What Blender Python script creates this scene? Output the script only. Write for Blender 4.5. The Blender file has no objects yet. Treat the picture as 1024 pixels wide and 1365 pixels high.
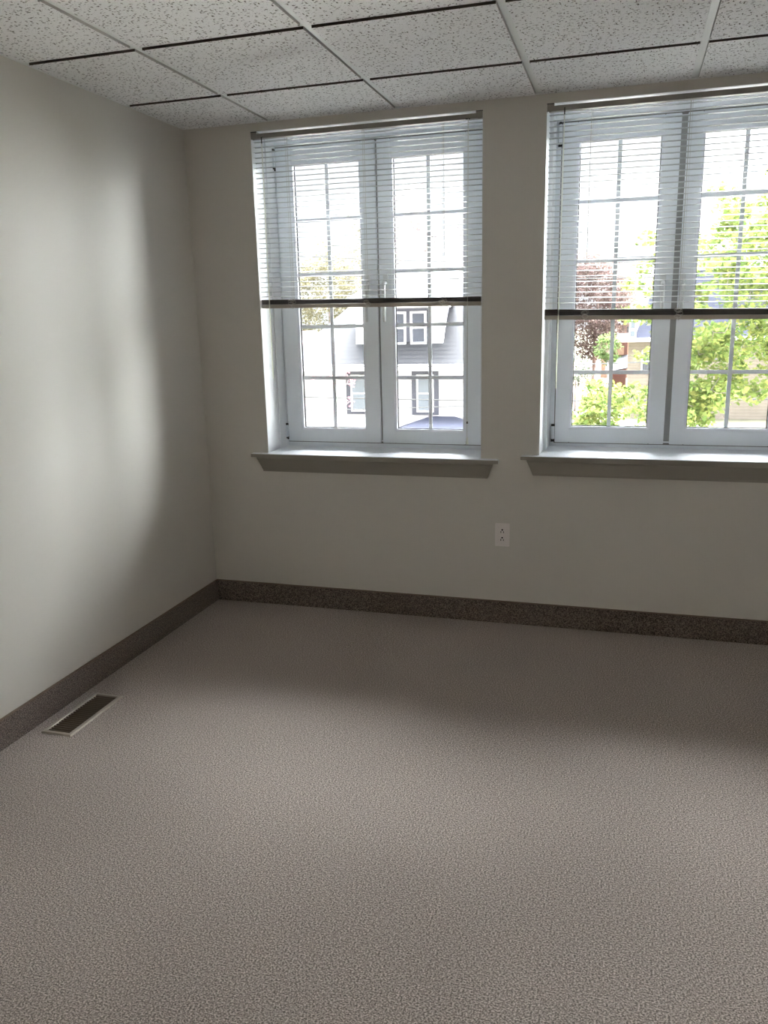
import bpy, bmesh, math, random
import numpy as np
from mathutils import Vector, Matrix

sc = bpy.context.scene
C = sc.collection
PI = math.pi

# ------------------------------------------------------------------ materials
def mat(name):
    m = bpy.data.materials.new(name); m.use_nodes = True
    nt = m.node_tree
    return m, nt, nt.nodes['Principled BSDF'], nt.nodes['Material Output']

def srgb(r, g, b):
    f = lambda c: (c/255/12.92) if c/255 <= .04045 else ((c/255+.055)/1.055)**2.4
    return (f(r), f(g), f(b), 1)

def plain(name, col, rough=.5, spec=.5, metal=0, nscale=60, namt=.04, bump=0, bscale=200, bdist=.001):
    """base colour with a faint procedural mottling and optional bump"""
    m, nt, p, out = mat(name)
    tc = nt.nodes.new('ShaderNodeTexCoord')
    n = nt.nodes.new('ShaderNodeTexNoise'); n.inputs['Scale'].default_value = nscale; n.inputs['Detail'].default_value = 3
    nt.links.new(tc.outputs['Object'], n.inputs['Vector'])
    r = nt.nodes.new('ShaderNodeMapRange')
    r.inputs['To Min'].default_value = 1-namt; r.inputs['To Max'].default_value = 1+namt
    nt.links.new(n.outputs['Fac'], r.inputs['Value'])
    mx = nt.nodes.new('ShaderNodeVectorMath'); mx.operation = 'SCALE'
    mx.inputs[0].default_value = col[:3]
    nt.links.new(r.outputs['Result'], mx.inputs['Scale'])
    nt.links.new(mx.outputs['Vector'], p.inputs['Base Color'])
    p.inputs['Roughness'].default_value = rough
    p.inputs['Specular IOR Level'].default_value = spec
    p.inputs['Metallic'].default_value = metal
    if bump:
        b = nt.nodes.new('ShaderNodeBump'); b.inputs['Strength'].default_value = bump; b.inputs['Distance'].default_value = bdist
        n2 = nt.nodes.new('ShaderNodeTexNoise'); n2.inputs['Scale'].default_value = bscale; n2.inputs['Detail'].default_value = 2
        nt.links.new(tc.outputs['Object'], n2.inputs['Vector'])
        nt.links.new(n2.outputs['Fac'], b.inputs['Height']); nt.links.new(b.outputs['Normal'], p.inputs['Normal'])
    return m

def ramp(nt, src, stops):
    r = nt.nodes.new('ShaderNodeValToRGB')
    e = r.color_ramp.elements
    e[0].position, e[0].color = stops[0]; e[1].position, e[1].color = stops[-1]
    for pos, c in stops[1:-1]:
        x = e.new(pos); x.color = c
    nt.links.new(src, r.inputs['Fac'])
    return r

def carpet_mat(name, dark, mid, light, bump=.6):
    m, nt, p, out = mat(name)
    tc = nt.nodes.new('ShaderNodeTexCoord')
    mp = nt.nodes.new('ShaderNodeMapping'); mp.inputs['Scale'].default_value = (1, 1.25, 1)
    nt.links.new(tc.outputs['Object'], mp.inputs['Vector'])
    n1 = nt.nodes.new('ShaderNodeTexNoise'); n1.inputs['Scale'].default_value = 210; n1.inputs['Detail'].default_value = 5; n1.inputs['Roughness'].default_value = .85
    nt.links.new(mp.outputs['Vector'], n1.inputs['Vector'])
    r = ramp(nt, n1.outputs['Fac'], [(.42, dark), (.5, mid), (.585, light)])
    n2 = nt.nodes.new('ShaderNodeTexNoise'); n2.inputs['Scale'].default_value = 2.2; n2.inputs['Detail'].default_value = 3
    nt.links.new(tc.outputs['Object'], n2.inputs['Vector'])
    mr = nt.nodes.new('ShaderNodeMapRange'); mr.inputs['To Min'].default_value = .93; mr.inputs['To Max'].default_value = 1.07
    nt.links.new(n2.outputs['Fac'], mr.inputs['Value'])
    sm = nt.nodes.new('ShaderNodeVectorMath'); sm.operation = 'SCALE'
    nt.links.new(r.outputs['Color'], sm.inputs[0]); nt.links.new(mr.outputs['Result'], sm.inputs['Scale'])
    nt.links.new(sm.outputs['Vector'], p.inputs['Base Color'])
    b = nt.nodes.new('ShaderNodeBump'); b.inputs['Strength'].default_value = bump; b.inputs['Distance'].default_value = .0025
    nt.links.new(n1.outputs['Fac'], b.inputs['Height']); nt.links.new(b.outputs['Normal'], p.inputs['Normal'])
    p.inputs['Roughness'].default_value = .95; p.inputs['Specular IOR Level'].default_value = .15
    p.inputs['Sheen Weight'].default_value = .25; p.inputs['Sheen Roughness'].default_value = .5
    return m

def tile_mat():
    m, nt, p, out = mat('acoustic_tile')
    tc = nt.nodes.new('ShaderNodeTexCoord')
    def holes(scale, off, thr, stretch, rot):
        mp = nt.nodes.new('ShaderNodeMapping'); mp.inputs['Location'].default_value = (off, off*1.7, 0); mp.inputs['Scale'].default_value = stretch
        mp.inputs['Rotation'].default_value = (0, 0, rot)
        nt.links.new(tc.outputs['Object'], mp.inputs['Vector'])
        w = nt.nodes.new('ShaderNodeTexNoise'); w.inputs['Scale'].default_value = 40; w.inputs['Detail'].default_value = 2
        nt.links.new(mp.outputs['Vector'], w.inputs['Vector'])
        sc_ = nt.nodes.new('ShaderNodeVectorMath'); sc_.operation = 'SCALE'; sc_.inputs['Scale'].default_value = .014
        nt.links.new(w.outputs['Color'], sc_.inputs[0])
        ad = nt.nodes.new('ShaderNodeVectorMath'); nt.links.new(mp.outputs['Vector'], ad.inputs[0]); nt.links.new(sc_.outputs['Vector'], ad.inputs[1])
        v = nt.nodes.new('ShaderNodeTexVoronoi'); v.inputs['Scale'].default_value = scale; v.voronoi_dimensions = '2D'
        nt.links.new(ad.outputs['Vector'], v.inputs['Vector'])
        mr = nt.nodes.new('ShaderNodeMapRange'); mr.inputs['From Min'].default_value = thr*.6; mr.inputs['From Max'].default_value = thr
        nt.links.new(v.outputs['Distance'], mr.inputs['Value'])
        # keep only part of the cells
        cl = nt.nodes.new('ShaderNodeSeparateColor'); nt.links.new(v.outputs['Color'], cl.inputs['Color'])
        gt = nt.nodes.new('ShaderNodeMath'); gt.operation = 'GREATER_THAN'; gt.inputs[1].default_value = .30
        nt.links.new(cl.outputs['Red'], gt.inputs[0])
        mxx = nt.nodes.new('ShaderNodeMath'); mxx.operation = 'MAXIMUM'
        nt.links.new(mr.outputs['Result'], mxx.inputs[0]); nt.links.new(gt.outputs['Value'], mxx.inputs[1])
        return mxx.outputs['Value']
    hs = [holes(80, 0, .21, (1, .45, 1), .4), holes(84, 3.3, .20, (.45, 1, 1), .9), holes(160, 7.1, .18, (1, 1, 1), 0), holes(98, 5.3, .18, (.45, 1, 1), -.5)]
    cur = hs[0]
    for h in hs[1:]:
        mi = nt.nodes.new('ShaderNodeMath'); mi.operation = 'MINIMUM'
        nt.links.new(cur, mi.inputs[0]); nt.links.new(h, mi.inputs[1]); cur = mi.outputs['Value']
    r = ramp(nt, cur, [(0, (.14, .125, .11, 1)), (1, (.82, .82, .82, 1))])
    nt.links.new(r.outputs['Color'], p.inputs['Base Color'])
    b = nt.nodes.new('ShaderNodeBump'); b.inputs['Strength'].default_value = .5; b.inputs['Distance'].default_value = .003
    nt.links.new(cur, b.inputs['Height']); nt.links.new(b.outputs['Normal'], p.inputs['Normal'])
    p.inputs['Roughness'].default_value = .95; p.inputs['Specular IOR Level'].default_value = .1
    return m

def glass_mat():
    m = bpy.data.materials.new('window_glass'); m.use_nodes = True
    nt = m.node_tree; nt.nodes.clear()
    out = nt.nodes.new('ShaderNodeOutputMaterial')
    t = nt.nodes.new('ShaderNodeBsdfTransparent'); t.inputs['Color'].default_value = (.95, .97, .97, 1)
    g = nt.nodes.new('ShaderNodeBsdfGlossy'); g.inputs['Roughness'].default_value = .01
    f = nt.nodes.new('ShaderNodeFresnel'); f.inputs['IOR'].default_value = 1.45
    mx = nt.nodes.new('ShaderNodeMixShader')
    nt.links.new(f.outputs['Fac'], mx.inputs['Fac']); nt.links.new(t.outputs['BSDF'], mx.inputs[1]); nt.links.new(g.outputs['BSDF'], mx.inputs[2])
    nt.links.new(mx.outputs['Shader'], out.inputs['Surface'])
    return m

def leaf_mat(name, cols, trans=.45):
    m = bpy.data.materials.new(name); m.use_nodes = True
    nt = m.node_tree; nt.nodes.clear()
    out = nt.nodes.new('ShaderNodeOutputMaterial')
    gi = nt.nodes.new('ShaderNodeNewGeometry')
    n = len(cols)
    r = ramp(nt, gi.outputs['Random Per Island'], [(i/(n-1), c) for i, c in enumerate(cols)])
    d = nt.nodes.new('ShaderNodeBsdfDiffuse'); t = nt.nodes.new('ShaderNodeBsdfTranslucent')
    nt.links.new(r.outputs['Color'], d.inputs['Color']); nt.links.new(r.outputs['Color'], t.inputs['Color'])
    mx = nt.nodes.new('ShaderNodeMixShader'); mx.inputs['Fac'].default_value = trans
    nt.links.new(d.outputs['BSDF'], mx.inputs[1]); nt.links.new(t.outputs['BSDF'], mx.inputs[2])
    nt.links.new(mx.outputs['Shader'], out.inputs['Surface'])
    return m

def wave_mat(name, c1, c2, scale, direction='Z', rough=.8, bump=.4, sharp=(.82, .95)):
    """horizontal courses: lapped siding, shingles"""
    m, nt, p, out = mat(name)
    tc = nt.nodes.new('ShaderNodeTexCoord')
    w = nt.nodes.new('ShaderNodeTexWave'); w.wave_type = 'BANDS'; w.bands_direction = direction; w.wave_profile = 'SAW'
    w.inputs['Scale'].default_value = scale
    nt.links.new(tc.outputs['Object'], w.inputs['Vector'])
    r = ramp(nt, w.outputs['Fac'], [(0, c1), (sharp[0], c1), (sharp[1], c2)])
    n = nt.nodes.new('ShaderNodeTexNoise'); n.inputs['Scale'].default_value = 4; n.inputs['Detail'].default_value = 5
    nt.links.new(tc.outputs['Object'], n.inputs['Vector'])
    mr = nt.nodes.new('ShaderNodeMapRange'); mr.inputs['To Min'].default_value = .8; mr.inputs['To Max'].default_value = 1.2
    nt.links.new(n.outputs['Fac'], mr.inputs['Value'])
    s = nt.nodes.new('ShaderNodeVectorMath'); s.operation = 'SCALE'
    nt.links.new(r.outputs['Color'], s.inputs[0]); nt.links.new(mr.outputs['Result'], s.inputs['Scale'])
    nt.links.new(s.outputs['Vector'], p.inputs['Base Color'])
    b = nt.nodes.new('ShaderNodeBump'); b.inputs['Strength'].default_value = bump; b.inputs['Distance'].default_value = .02
    nt.links.new(w.outputs['Fac'], b.inputs['Height']); nt.links.new(b.outputs['Normal'], p.inputs['Normal'])
    p.inputs['Roughness'].default_value = rough; p.inputs['Specular IOR Level'].default_value = .2
    return m

M = dict(
    wall=plain('wall_paint', (.65, .625, .575), .55, .3, nscale=1.5, namt=.012, bump=.12, bscale=180, bdist=.0008),
    tile=tile_mat(),
    tee=plain('painted_steel_tee', (.74, .76, .74), .45, .4, nscale=20, namt=.01),
    carpet=carpet_mat('speckled_carpet', (.065, .050, .042, 1), (.27, .222, .194, 1), (.72, .62, .555, 1), .5),
    shaded_carpet_base=carpet_mat('shaded_carpet_base', (.025, .018, .013, 1), (.125, .095, .078, 1), (.36, .29, .25, 1), .6),  # floor carpet darkened for the weaker light on upright faces
    base_edge=plain('base_edge', (.21, .155, .12), .7, .2, nscale=40, namt=.1),
    vinyl=plain('white_vinyl', (.84, .88, .92), .32, .45, nscale=8, namt=.01),
    bead=plain('glazing_bead', (.84, .87, .93), .3, .5, nscale=8, namt=.01),
    gasket=plain('rubber_gasket', (.02, .02, .03), .6, .3),
    strip=plain('meeting_strip_grey', (.36, .36, .35), .6, .3),
    seam=plain('frame_gap', (.24, .24, .23), .6, .3),
    ret=plain('reveal_paint', (.86, .88, .90), .45, .4, nscale=3, namt=.01, bump=.1),
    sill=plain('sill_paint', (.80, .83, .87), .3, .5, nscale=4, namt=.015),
    sillface=plain('shaded_sill_paint', (.30, .28, .24), .45, .4, nscale=6, namt=.02),  # shade on the sill front and apron put into the colour
    slat=plain('blind_slat_enamel', (.50, .515, .52), .4, .4, nscale=10, namt=.01),
    rail=plain('blind_rail_enamel', (.50, .45, .385), .4, .4, nscale=15, namt=.02),
    stack=plain('shaded_slat_enamel', (.11, .10, .085), .3, .5, nscale=15, namt=.02),  # slat colour darkened for the shade in the gaps of the stack
    headrail=plain('headrail_enamel', (.30, .28, .245), .4, .4, nscale=15, namt=.02),
    darkmetal=plain('dark_metal', (.03, .028, .025), .5, .4),
    cord=plain('blind_cord', (.66, .65, .61), .8, .2),
    dirtycord=plain('ladder_cord', (.50, .48, .43), .8, .2),
    wand=plain('clear_plastic_wand', (.80, .82, .74), .15, .6),
    plastic=plain('ivory_plastic', (.82, .77, .75), .35, .45),
    slot=plain('socket_slot', (.008, .008, .008), .8, .1),
    regmetal=plain('register_enamel', (.40, .35, .29), .32, .5, metal=.3, nscale=30, namt=.04),
    regdark=plain('register_louver_enamel', (.17, .135, .105), .4, .4),
    duct=plain('duct_steel', (.012, .010, .009), .7, .2),
    handle=plain('silver_handle', (.72, .74, .75), .3, .5, metal=.2),
    glass=glass_mat(),
    ext=plain('exterior_brick', (.35, .22, .17), .9, .2, nscale=3, namt=.15),
    siding=wave_mat('lapped_siding_white', (.42, .40, .41, 1), (.24, .23, .245, 1), 2.6),
    siding_cream=wave_mat('lapped_siding_cream', (.20, .170, .140, 1), (.13, .105, .09, 1), 2.2),
    shingle=wave_mat('grey_shingles', (.020, .020, .0225, 1), (.0105, .0105, .013, 1), 2.4, sharp=(.6, .95)),
    slate=wave_mat('slate_shingles', (.028, .030, .046, 1), (.018, .02, .032, 1), 2.2),
    whitetrim=plain('white_trim', (.70, .70, .70), .6, .3),
    greytrim=plain('grey_trim', (.055, .055, .07), .6, .3),
    pane=plain('dark_house_pane', (.045, .048, .06), .2, .5),
    blindpane=plain('house_pane_with_blind', (.10, .115, .135), .3, .5),
    brick=plain('red_brick', (.085, .04, .032), .9, .2, nscale=9, namt=.2),
    peach=plain('peach_render', (.20, .13, .09), .9, .2),
    redroof=plain('faded_red_roof', (.05, .032, .03), .9, .2, nscale=7, namt=.1),
    grass=plain('lawn', (.075, .072, .05), .95, .1, nscale=1.2, namt=.4),
    dirt=plain('brown_yard', (.075, .055, .042), .95, .1, nscale=2, namt=.3),
    asphalt=plain('asphalt', (.22, .21, .20), .95, .1, nscale=3, namt=.1),
    bark=plain('maple_bark', (.12, .10, .09), .9, .2, nscale=18, namt=.3, bump=.4, bscale=30, bdist=.01),
    twig=plain('grey_twig', (.24, .19, .19), .9, .2, nscale=18, namt=.2),
    twigpink=plain('brown_pink_twig', (.25, .18, .16), .9, .2, nscale=18, namt=.2),
    wire=plain('power_cable', (.05, .05, .05), .7, .2),
    carwhite=plain('white_car_paint', (.7, .7, .7), .3, .5),
    tyre=plain('tyre_rubber', (.02, .02, .02), .8, .2),
    wandclear=leaf_mat('clear_acrylic_wand', [(.85, .86, .78, 1), (.85, .86, .78, 1)], .75),
    concrete=plain('pale_concrete', (.42, .40, .36), .9, .1, nscale=2, namt=.08),
    scrap=plain('paper_scrap', (.62, .56, .50), .8, .2),
)

# ------------------------------------------------------------------ mesh helpers
def tag(o, label=None, cat=None, group=None, kind=None):
    if label: o['label'] = label
    if cat: o['category'] = cat
    if group: o['group'] = group
    if kind: o['kind'] = kind
    return o

def empty(name, loc=(0, 0, 0)):
    o = bpy.data.objects.new(name, None); o.location = loc; o.empty_display_size = .1
    C.objects.link(o); return o

class MB:
    """collects shapes in world coordinates; build() links ONE mesh object"""
    def __init__(s): s.bm = bmesh.new()
    def box(s, x0, x1, y0, y1, z0, z1, bevel=0, rot=None, piv=None):
        r = bmesh.ops.create_cube(s.bm, size=1)
        vs = r['verts']
        for v in vs:
            v.co = Vector(((x0+x1)/2+v.co.x*(x1-x0), (y0+y1)/2+v.co.y*(y1-y0), (z0+z1)/2+v.co.z*(z1-z0)))
        if bevel:
            es = list({e for v in vs for e in v.link_edges})
            rr = bmesh.ops.bevel(s.bm, geom=es, offset=bevel, segments=2, affect='EDGES')
            vs = list({v for f in rr['faces'] for v in f.verts} | {v for v in vs if v.is_valid})
        if rot:
            bmesh.ops.rotate(s.bm, verts=vs, cent=piv or ((x0+x1)/2, (y0+y1)/2, (z0+z1)/2), matrix=rot)
        return vs
    def poly(s, pts, thick=None):
        """face through pts; thick = vector to extrude it into a solid"""
        vs = [s.bm.verts.new(p) for p in pts]
        if thick is None:
            s.bm.faces.new(vs); return vs
        t = Vector(thick)
        v2 = [s.bm.verts.new(Vector(p)+t) for p in pts]
        n = len(vs)
        s.bm.faces.new(vs); s.bm.faces.new(v2[::-1])
        for i in range(n): s.bm.faces.new((vs[i], v2[i], v2[(i+1) % n], vs[(i+1) % n]))
        return vs+v2
    def tube(s, pts, rad, n=8, cap=True):
        rings = []
        pts = [Vector(p) for p in pts]
        if not hasattr(rad, '__len__'): rad = [rad]*len(pts)
        for i, p in enumerate(pts):
            d = (pts[min(i+1, len(pts)-1)]-pts[max(i-1, 0)]).normalized()
            u = d.orthogonal().normalized() if i == 0 else (u-d*u.dot(d)).normalized()
            w = d.cross(u)
            rings.append([s.bm.verts.new(p+(u*math.cos(2*PI*k/n)+w*math.sin(2*PI*k/n))*rad[i]) for k in range(n)])
        for a, b in zip(rings, rings[1:]):
            for k in range(n): s.bm.faces.new((a[k], a[(k+1) % n], b[(k+1) % n], b[k]))
        if cap:
            s.bm.faces.new(rings[0][::-1]); s.bm.faces.new(rings[-1])
    def build(s, name, material, parent=None, smooth=False, keep=None):
        bmesh.ops.recalc_face_normals(s.bm, faces=s.bm.faces)
        me = bpy.data.meshes.new(name)
        s.bm.to_mesh(me); s.bm.free()
        me.materials.append(material)
        if smooth:
            for p in me.polygons: p.use_smooth = True
        o = bpy.data.objects.new(name, me); C.objects.link(o)
        if parent is not None:
            o.parent = parent
            w = Vector((0, 0, 0)); q = parent
            while q is not None: w += q.location; q = q.parent
            for v in me.vertices: v.co -= w
        else:
            pass
        return o

def recentre(o, loc):
    loc = Vector(loc)
    for v in o.data.vertices: v.co -= loc
    o.location = loc

def frame_box(mb, x0, x1, z0, z1, y0, y1, wl, wr, wb, wt, bevel=0):
    mb.box(x0, x0+wl, y0, y1, z0, z1, bevel); mb.box(x1-wr, x1, y0, y1, z0, z1, bevel)
    mb.box(x0+wl, x1-wr, y0, y1, z0, z0+wb, bevel); mb.box(x0+wl, x1-wr, y0, y1, z1-wt, z1, bevel)

def miter_frame(mb, x0, x1, z0, z1, w, y0, y1, ybevel=None):
    """picture-frame ring; the inner edge sits at ybevel for a sloped bead"""
    yi = y0 if ybevel is None else ybevel
    o = [(x0, z0), (x1, z0), (x1, z1), (x0, z1)]
    i = [(x0+w, z0+w), (x1-w, z0+w), (x1-w, z1-w), (x0+w, z1-w)]
    bm = mb.bm
    fo = [bm.verts.new((x, y0, z)) for x, z in o]; fi = [bm.verts.new((x, yi, z)) for x, z in i]
    bo = [bm.verts.new((x, y1, z)) for x, z in o]; bi = [bm.verts.new((x, y1, z)) for x, z in i]
    for k in range(4):
        n = (k+1) % 4
        bm.faces.new((fo[k], fo[n], fi[n], fi[k])); bm.faces.new((bo[k], bi[k], bi[n], bo[n]))
        bm.faces.new((fo[k], bo[k], bo[n], fo[n])); bm.faces.new((fi[k], fi[n], bi[n], bi[k]))

# ------------------------------------------------------------------ the room
H = 2.3624; XR = 4.5; YB = -6.0; TH = .34
W = {1: dict(x0=.348, x1=1.4435, zs=.8155, zt=2.330), 2: dict(x0=1.714, x1=2.838, zs=.8375, zt=2.330), 3: dict(x0=3.114, x1=4.238, zs=.8375, zt=2.330)}
zs_cut = {1: .797, 2: .819, 3: .819}

def walls_with_openings(name, axis, a0, a1, t0, t1, z0, z1, ops, material):
    mb = MB()
    cuts = sorted(ops, key=lambda o: o[0]); cur = a0
    def bx(p, q, za, zb):
        if q-p < 1e-6 or zb-za < 1e-6: return
        if axis == 'x': mb.box(p, q, t0, t1, za, zb)
        else: mb.box(t0, t1, p, q, za, zb)
    for (p, q, za, zb) in cuts:
        bx(cur, p, z0, z1); bx(p, q, z0, za); bx(p, q, zb, z1); cur = q
    bx(cur, a1, z0, z1)
    return mb.build(name, material)

o = walls_with_openings('wall_front', 'x', -.2, XR+.2, 0, TH, -.3, H+.35,
    [(W[k]['x0'], W[k]['x1'], zs_cut[k], W[k]['zt']) for k in (1, 2, 3)], M['wall'])
tag(o, 'greige painted wall with the windows', 'wall', kind='structure')
mb = MB(); mb.box(-.2, 0, YB-.2, 0, -.3, H+.35); o = mb.build('wall_left', M['wall'])
tag(o, 'blank pale wall left of the windows above the floor register', 'wall', kind='structure')
FILL_WIN = [(-4.9, -4.45, 1.15, 2.1)]  # opening for the added fill-light window
o = walls_with_openings('wall_right', 'y', YB-.2, 0, XR, XR+.2, -.3, H+.35, FILL_WIN, M['wall'])
tag(o, 'painted wall on the right side of the room', 'wall', kind='structure')
mb = MB(); mb.box(0, XR, YB-.2, YB, -.3, H+.35); o = mb.build('wall_back', M['wall'])
tag(o, 'painted wall at the back of the room', 'wall', kind='structure')

# floor (with the hole of the register boot)
RX0, RX1, RY0, RY1 = .0565, .1875, -1.498, -1.164
mb = MB()
hx0, hx1, hy0, hy1 = RX0+.02, RX1-.02, RY0+.02, RY1-.02
mb.box(0, hx0, YB, 0, -.2, 0); mb.box(hx1, XR, YB, 0, -.2, 0)
mb.box(hx0, hx1, YB, hy0, -.2, 0); mb.box(hx0, hx1, hy1, 0, -.2, 0)
o = mb.build('floor', M['carpet'])
tag(o, 'brown speckled wall-to-wall carpet floor', 'floor', kind='structure')

# ceiling: tegular tiles dropped a little below the T-bar grid
GX = [.4625+.6096*i for i in range(-1, 8)]; GY = [-.4905-.6130*j for j in range(-1, 10)]
ceil = empty('ceiling', (0, 0, H)); tag(ceil, 'suspended ceiling of fissured acoustic tiles in a metal grid', 'ceiling', kind='structure')
mb = MB()
xs = [max(0, g) for g in GX if g < XR]+[XR]; ys = [min(0, g) for g in GY if g > YB]+[YB]
TW = .014
for i in range(len(xs)-1):
    for j in range(len(ys)-1):
        x0 = xs[i]+(TW if i else .022); x1 = xs[i+1]-(TW if i < len(xs)-2 else .022)
        y1 = ys[j]-(TW if j else .022); y0 = ys[j+1]+(TW if j < len(ys)-2 else .022)
        if x1-x0 > .03 and y1-y0 > .03:
            mb.box(x0, x1, y0, y1, H, H+.02)
tl = mb.build('ceiling_tiles', M['tile'], ceil)
tl.data.materials.append(plain('shaded_tile_edge', (.085, .07, .055), .95, .1, nscale=50, namt=.1))  # shadow line along the cross tees put into the edge colour
tl.data.materials.append(plain('pale_tile_edge', (.52, .51, .49), .95, .1))
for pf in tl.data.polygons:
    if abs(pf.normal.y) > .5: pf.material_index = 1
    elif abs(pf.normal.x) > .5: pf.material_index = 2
mb = MB()
mb.box(-.01, XR+.01, YB-.01, .01, H+.0215, H+.04)
mb.build('ceiling_backing', M['tile'], ceil)
mb = MB()
for g in GX[1:]:
    if g < XR: mb.box(g-.012, g+.012, YB, 0, H+.0075, H+.0225)
for g in GY[1:]:
    if g > YB: mb.box(0, XR, g-.012, g+.012, H+.008, H+.022)
mb.box(0, .022, YB, 0, H+.0045, H+.0215); mb.box(XR-.022, XR, YB, 0, H+.0045, H+.0215)
mb.box(0, XR, -.022, 0, H+.0045, H+.0215); mb.box(0, XR, YB, YB+.022, H+.0045, H+.0215)
mb.build('ceiling_grid', M['tee'], ceil)

# carpet baseboards
BH = .1134
def baseboard(name, pts_box, edge_box, lab):
    mb = MB(); mb.box(*pts_box); o = mb.build(name, M['shaded_carpet_base']); tag(o, lab, 'baseboard', kind='structure')
    mb = MB(); mb.box(*edge_box, bevel=.0015); mb.build('top_edge', M['base_edge'], o)
baseboard('baseboard_front', (0, XR, -.009, -.0002, 0, BH-.005), (0, XR, -.0105, -.0002, BH-.005, BH), 'dark carpet baseboard along the window wall')
baseboard('baseboard_left', (.0002, .009, YB, -.009, 0, BH-.005), (.0002, .0105, YB, -.0105, BH-.005, BH), 'carpet baseboard along the left wall')
baseboard('baseboard_right', (XR-.009, XR-.0002, YB, -.009, 0, BH-.005), (XR-.0105, XR-.0002, YB, -.0105, BH-.005, BH), 'carpet baseboard along the right wall')
baseboard('baseboard_back', (.009, XR-.009, YB+.0002, YB+.009, 0, BH-.005), (.0105, XR-.0105, YB+.0002, YB+.0105, BH-.005, BH), 'carpet baseboard along the back wall')

# ------------------------------------------------------------------ windows
def make_window(idx, lab, yf, sx0, sx1, g1, g2, gz, szb, szt, meet, liner, hz, handles):
    w = W[idx]; x0, x1, zs, zt = w['x0'], w['x1'], w['zs'], w['zt']
    root = empty('window_%d' % idx, ((x0+x1)/2, yf, zs)); tag(root, lab, 'window', kind='structure')
    # painted return lining the opening (drywall return, then jamb liner)
    mb = MB()
    mb.box(x0, x0+liner, .147, yf+.07, zs, zt, .001); mb.box(x1-liner, x1, .147, yf+.07, zs, zt, .001)
    mb.box(x0+liner, x1-liner, .147, yf+.07, zt-liner*.5, zt, .001)
    mb.build('jamb_liner', M['ret'], root)
    mb = MB()
    e = .0012
    mb.box(x0, x0+e, .0015, .147, zs, zt); mb.box(x1-e, x1, .0015, .147, zs, zt); mb.box(x0+e, x1-e, .0015, .147, zt-e, zt)
    mb.build('painted_return', M['ret'], root)
    # fixed frame
    fx0, fx1, fzt = x0+liner, x1-liner, zt-liner*.5
    mb = MB()
    frame_box(mb, fx0, fx1, zs, fzt, yf+.008, yf+.07, max(.012, sx0-fx0+.012), max(.012, fx1-sx1+.012), szb-zs+.012, fzt-szt+.012)
    # centre mullion behind the meeting stiles
    mb.box(meet-.022, meet+.022, yf+.012, yf+.07, szb, szt)
    mb.build('window_frame', M['vinyl'], root)
    # dark seam lines between sash and frame
    mb = MB()
    frame_box(mb, sx0-.005, sx1+.005, szb-.005, szt+.007, yf+.0065, yf+.0078, .010, .010, .010, .012)
    
    mb.build('frame_seal', M['seam'], root)
    gap = meet_gap[idx]
    mb = MB(); mb.box(meet-.02, meet+.02, yf+.0095, yf+.0118, szb+.007, szt-.007); mb.build('meeting_strip', M['strip'], root)
    for s, (a, b), (ga, gb) in ((0, (sx0, meet-gap/2), g1), (1, (meet+gap/2, sx1), g2)):
        B = .011
        mb = MB()
        # sash body with a stepped inner edge
        frame_box(mb, a, b, szb, szt, yf-.006, yf+.05, ga-B-a, b-gb-B, gz[0]-B-szb, szt-gz[1]-B, .0022)
        sash = mb.build('sash', M['vinyl'], root)
        mb = MB(); miter_frame(mb, ga-B-.001, gb+B+.001, gz[0]-B-.001, gz[1]+B+.001, B, yf-.005, yf+.03, yf-.002)
        mb.build('glazing_bead', M['bead'], sash)
        mb = MB(); miter_frame(mb, ga-.0015, gb+.0015, gz[0]-.0015, gz[1]+.0015, .0040, yf+.0175, yf+.024)
        mb.build('gasket', M['gasket'], sash)
        mb = MB(); mb.box(ga-.004, gb+.004, yf+.0245, yf+.0275, gz[0]-.004, gz[1]+.004)
        mb.build('glass', M['glass'], sash)
        mb = MB()
        cx = (ga+gb)/2; q = .0088
        mb.box(cx-q, cx+q, yf+.016, yf+.0235, gz[0]+.0005, gz[1]-.0005, .0015)
        for k in range(1, 5):
            z = gz[0]+(gz[1]-gz[0])*k/5
            mb.box(ga, cx-q, yf+.016, yf+.0235, z-q, z+q, .0015); mb.box(cx+q, gb, yf+.016, yf+.0235, z-q, z+q, .0015)
        mb.build('muntin_grille', M['vinyl'], sash)
        # hinges on the outer stile
        hx = a-.009 if s == 0 else b+.009
        for (za, zb) in ((hz[0], hz[0]+.082), (hz[1]-.095, hz[1])):
            mb = MB(); mb.box(hx-.0075, hx+.0075, yf-.016, yf+.006, za+.012, zb-.006, .002)
            h = mb.build('hinge', M['vinyl'], root)
            mb = MB(); mb.box(hx-.0098, hx+.0098, yf-.002, yf+.0062, za-.002, zb+.002); mb.build('hinge_gap', M['darkmetal'], h)
            mb = MB(); mb.tube([(hx, yf-.010, za+.004), (hx, yf-.010, za+.0118)], .0066, 10); mb.tube([(hx, yf-.010, zb-.006), (hx, yf-.010, zb+.004)], .0066, 10)
            mb.build('hinge_pin', M['darkmetal'], h)
        # tilt-and-turn handle
        hxx, hza, hzb = handles[s]
        mb = MB()
        mb.box(hxx-.013, hxx+.013, yf-.018, yf-.0062, hzb-.06, hzb+.018, .004)
        mb.tube([(hxx, yf-.018, hzb-.022), (hxx, yf-.040, hzb-.020), (hxx, yf-.052, hzb-.030), (hxx, yf-.054, hzb-.06), (hxx, yf-.052, hza+.02), (hxx, yf-.047, hza)],
                [.009, .009, .0095, .009, .0085, .007], 10)
        mb.build('handle', M['handle'], sash, smooth=False)
    # stool and apron
    mb = MB()
    mb.box(x0, x1, .0, yf+.03, zs-.018, zs, .0)
    mb.box(x0-.080, x1+.086, -.036, -.0003, zs-.018, zs, .0025)
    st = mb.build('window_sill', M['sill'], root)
    mb = MB()
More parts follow.
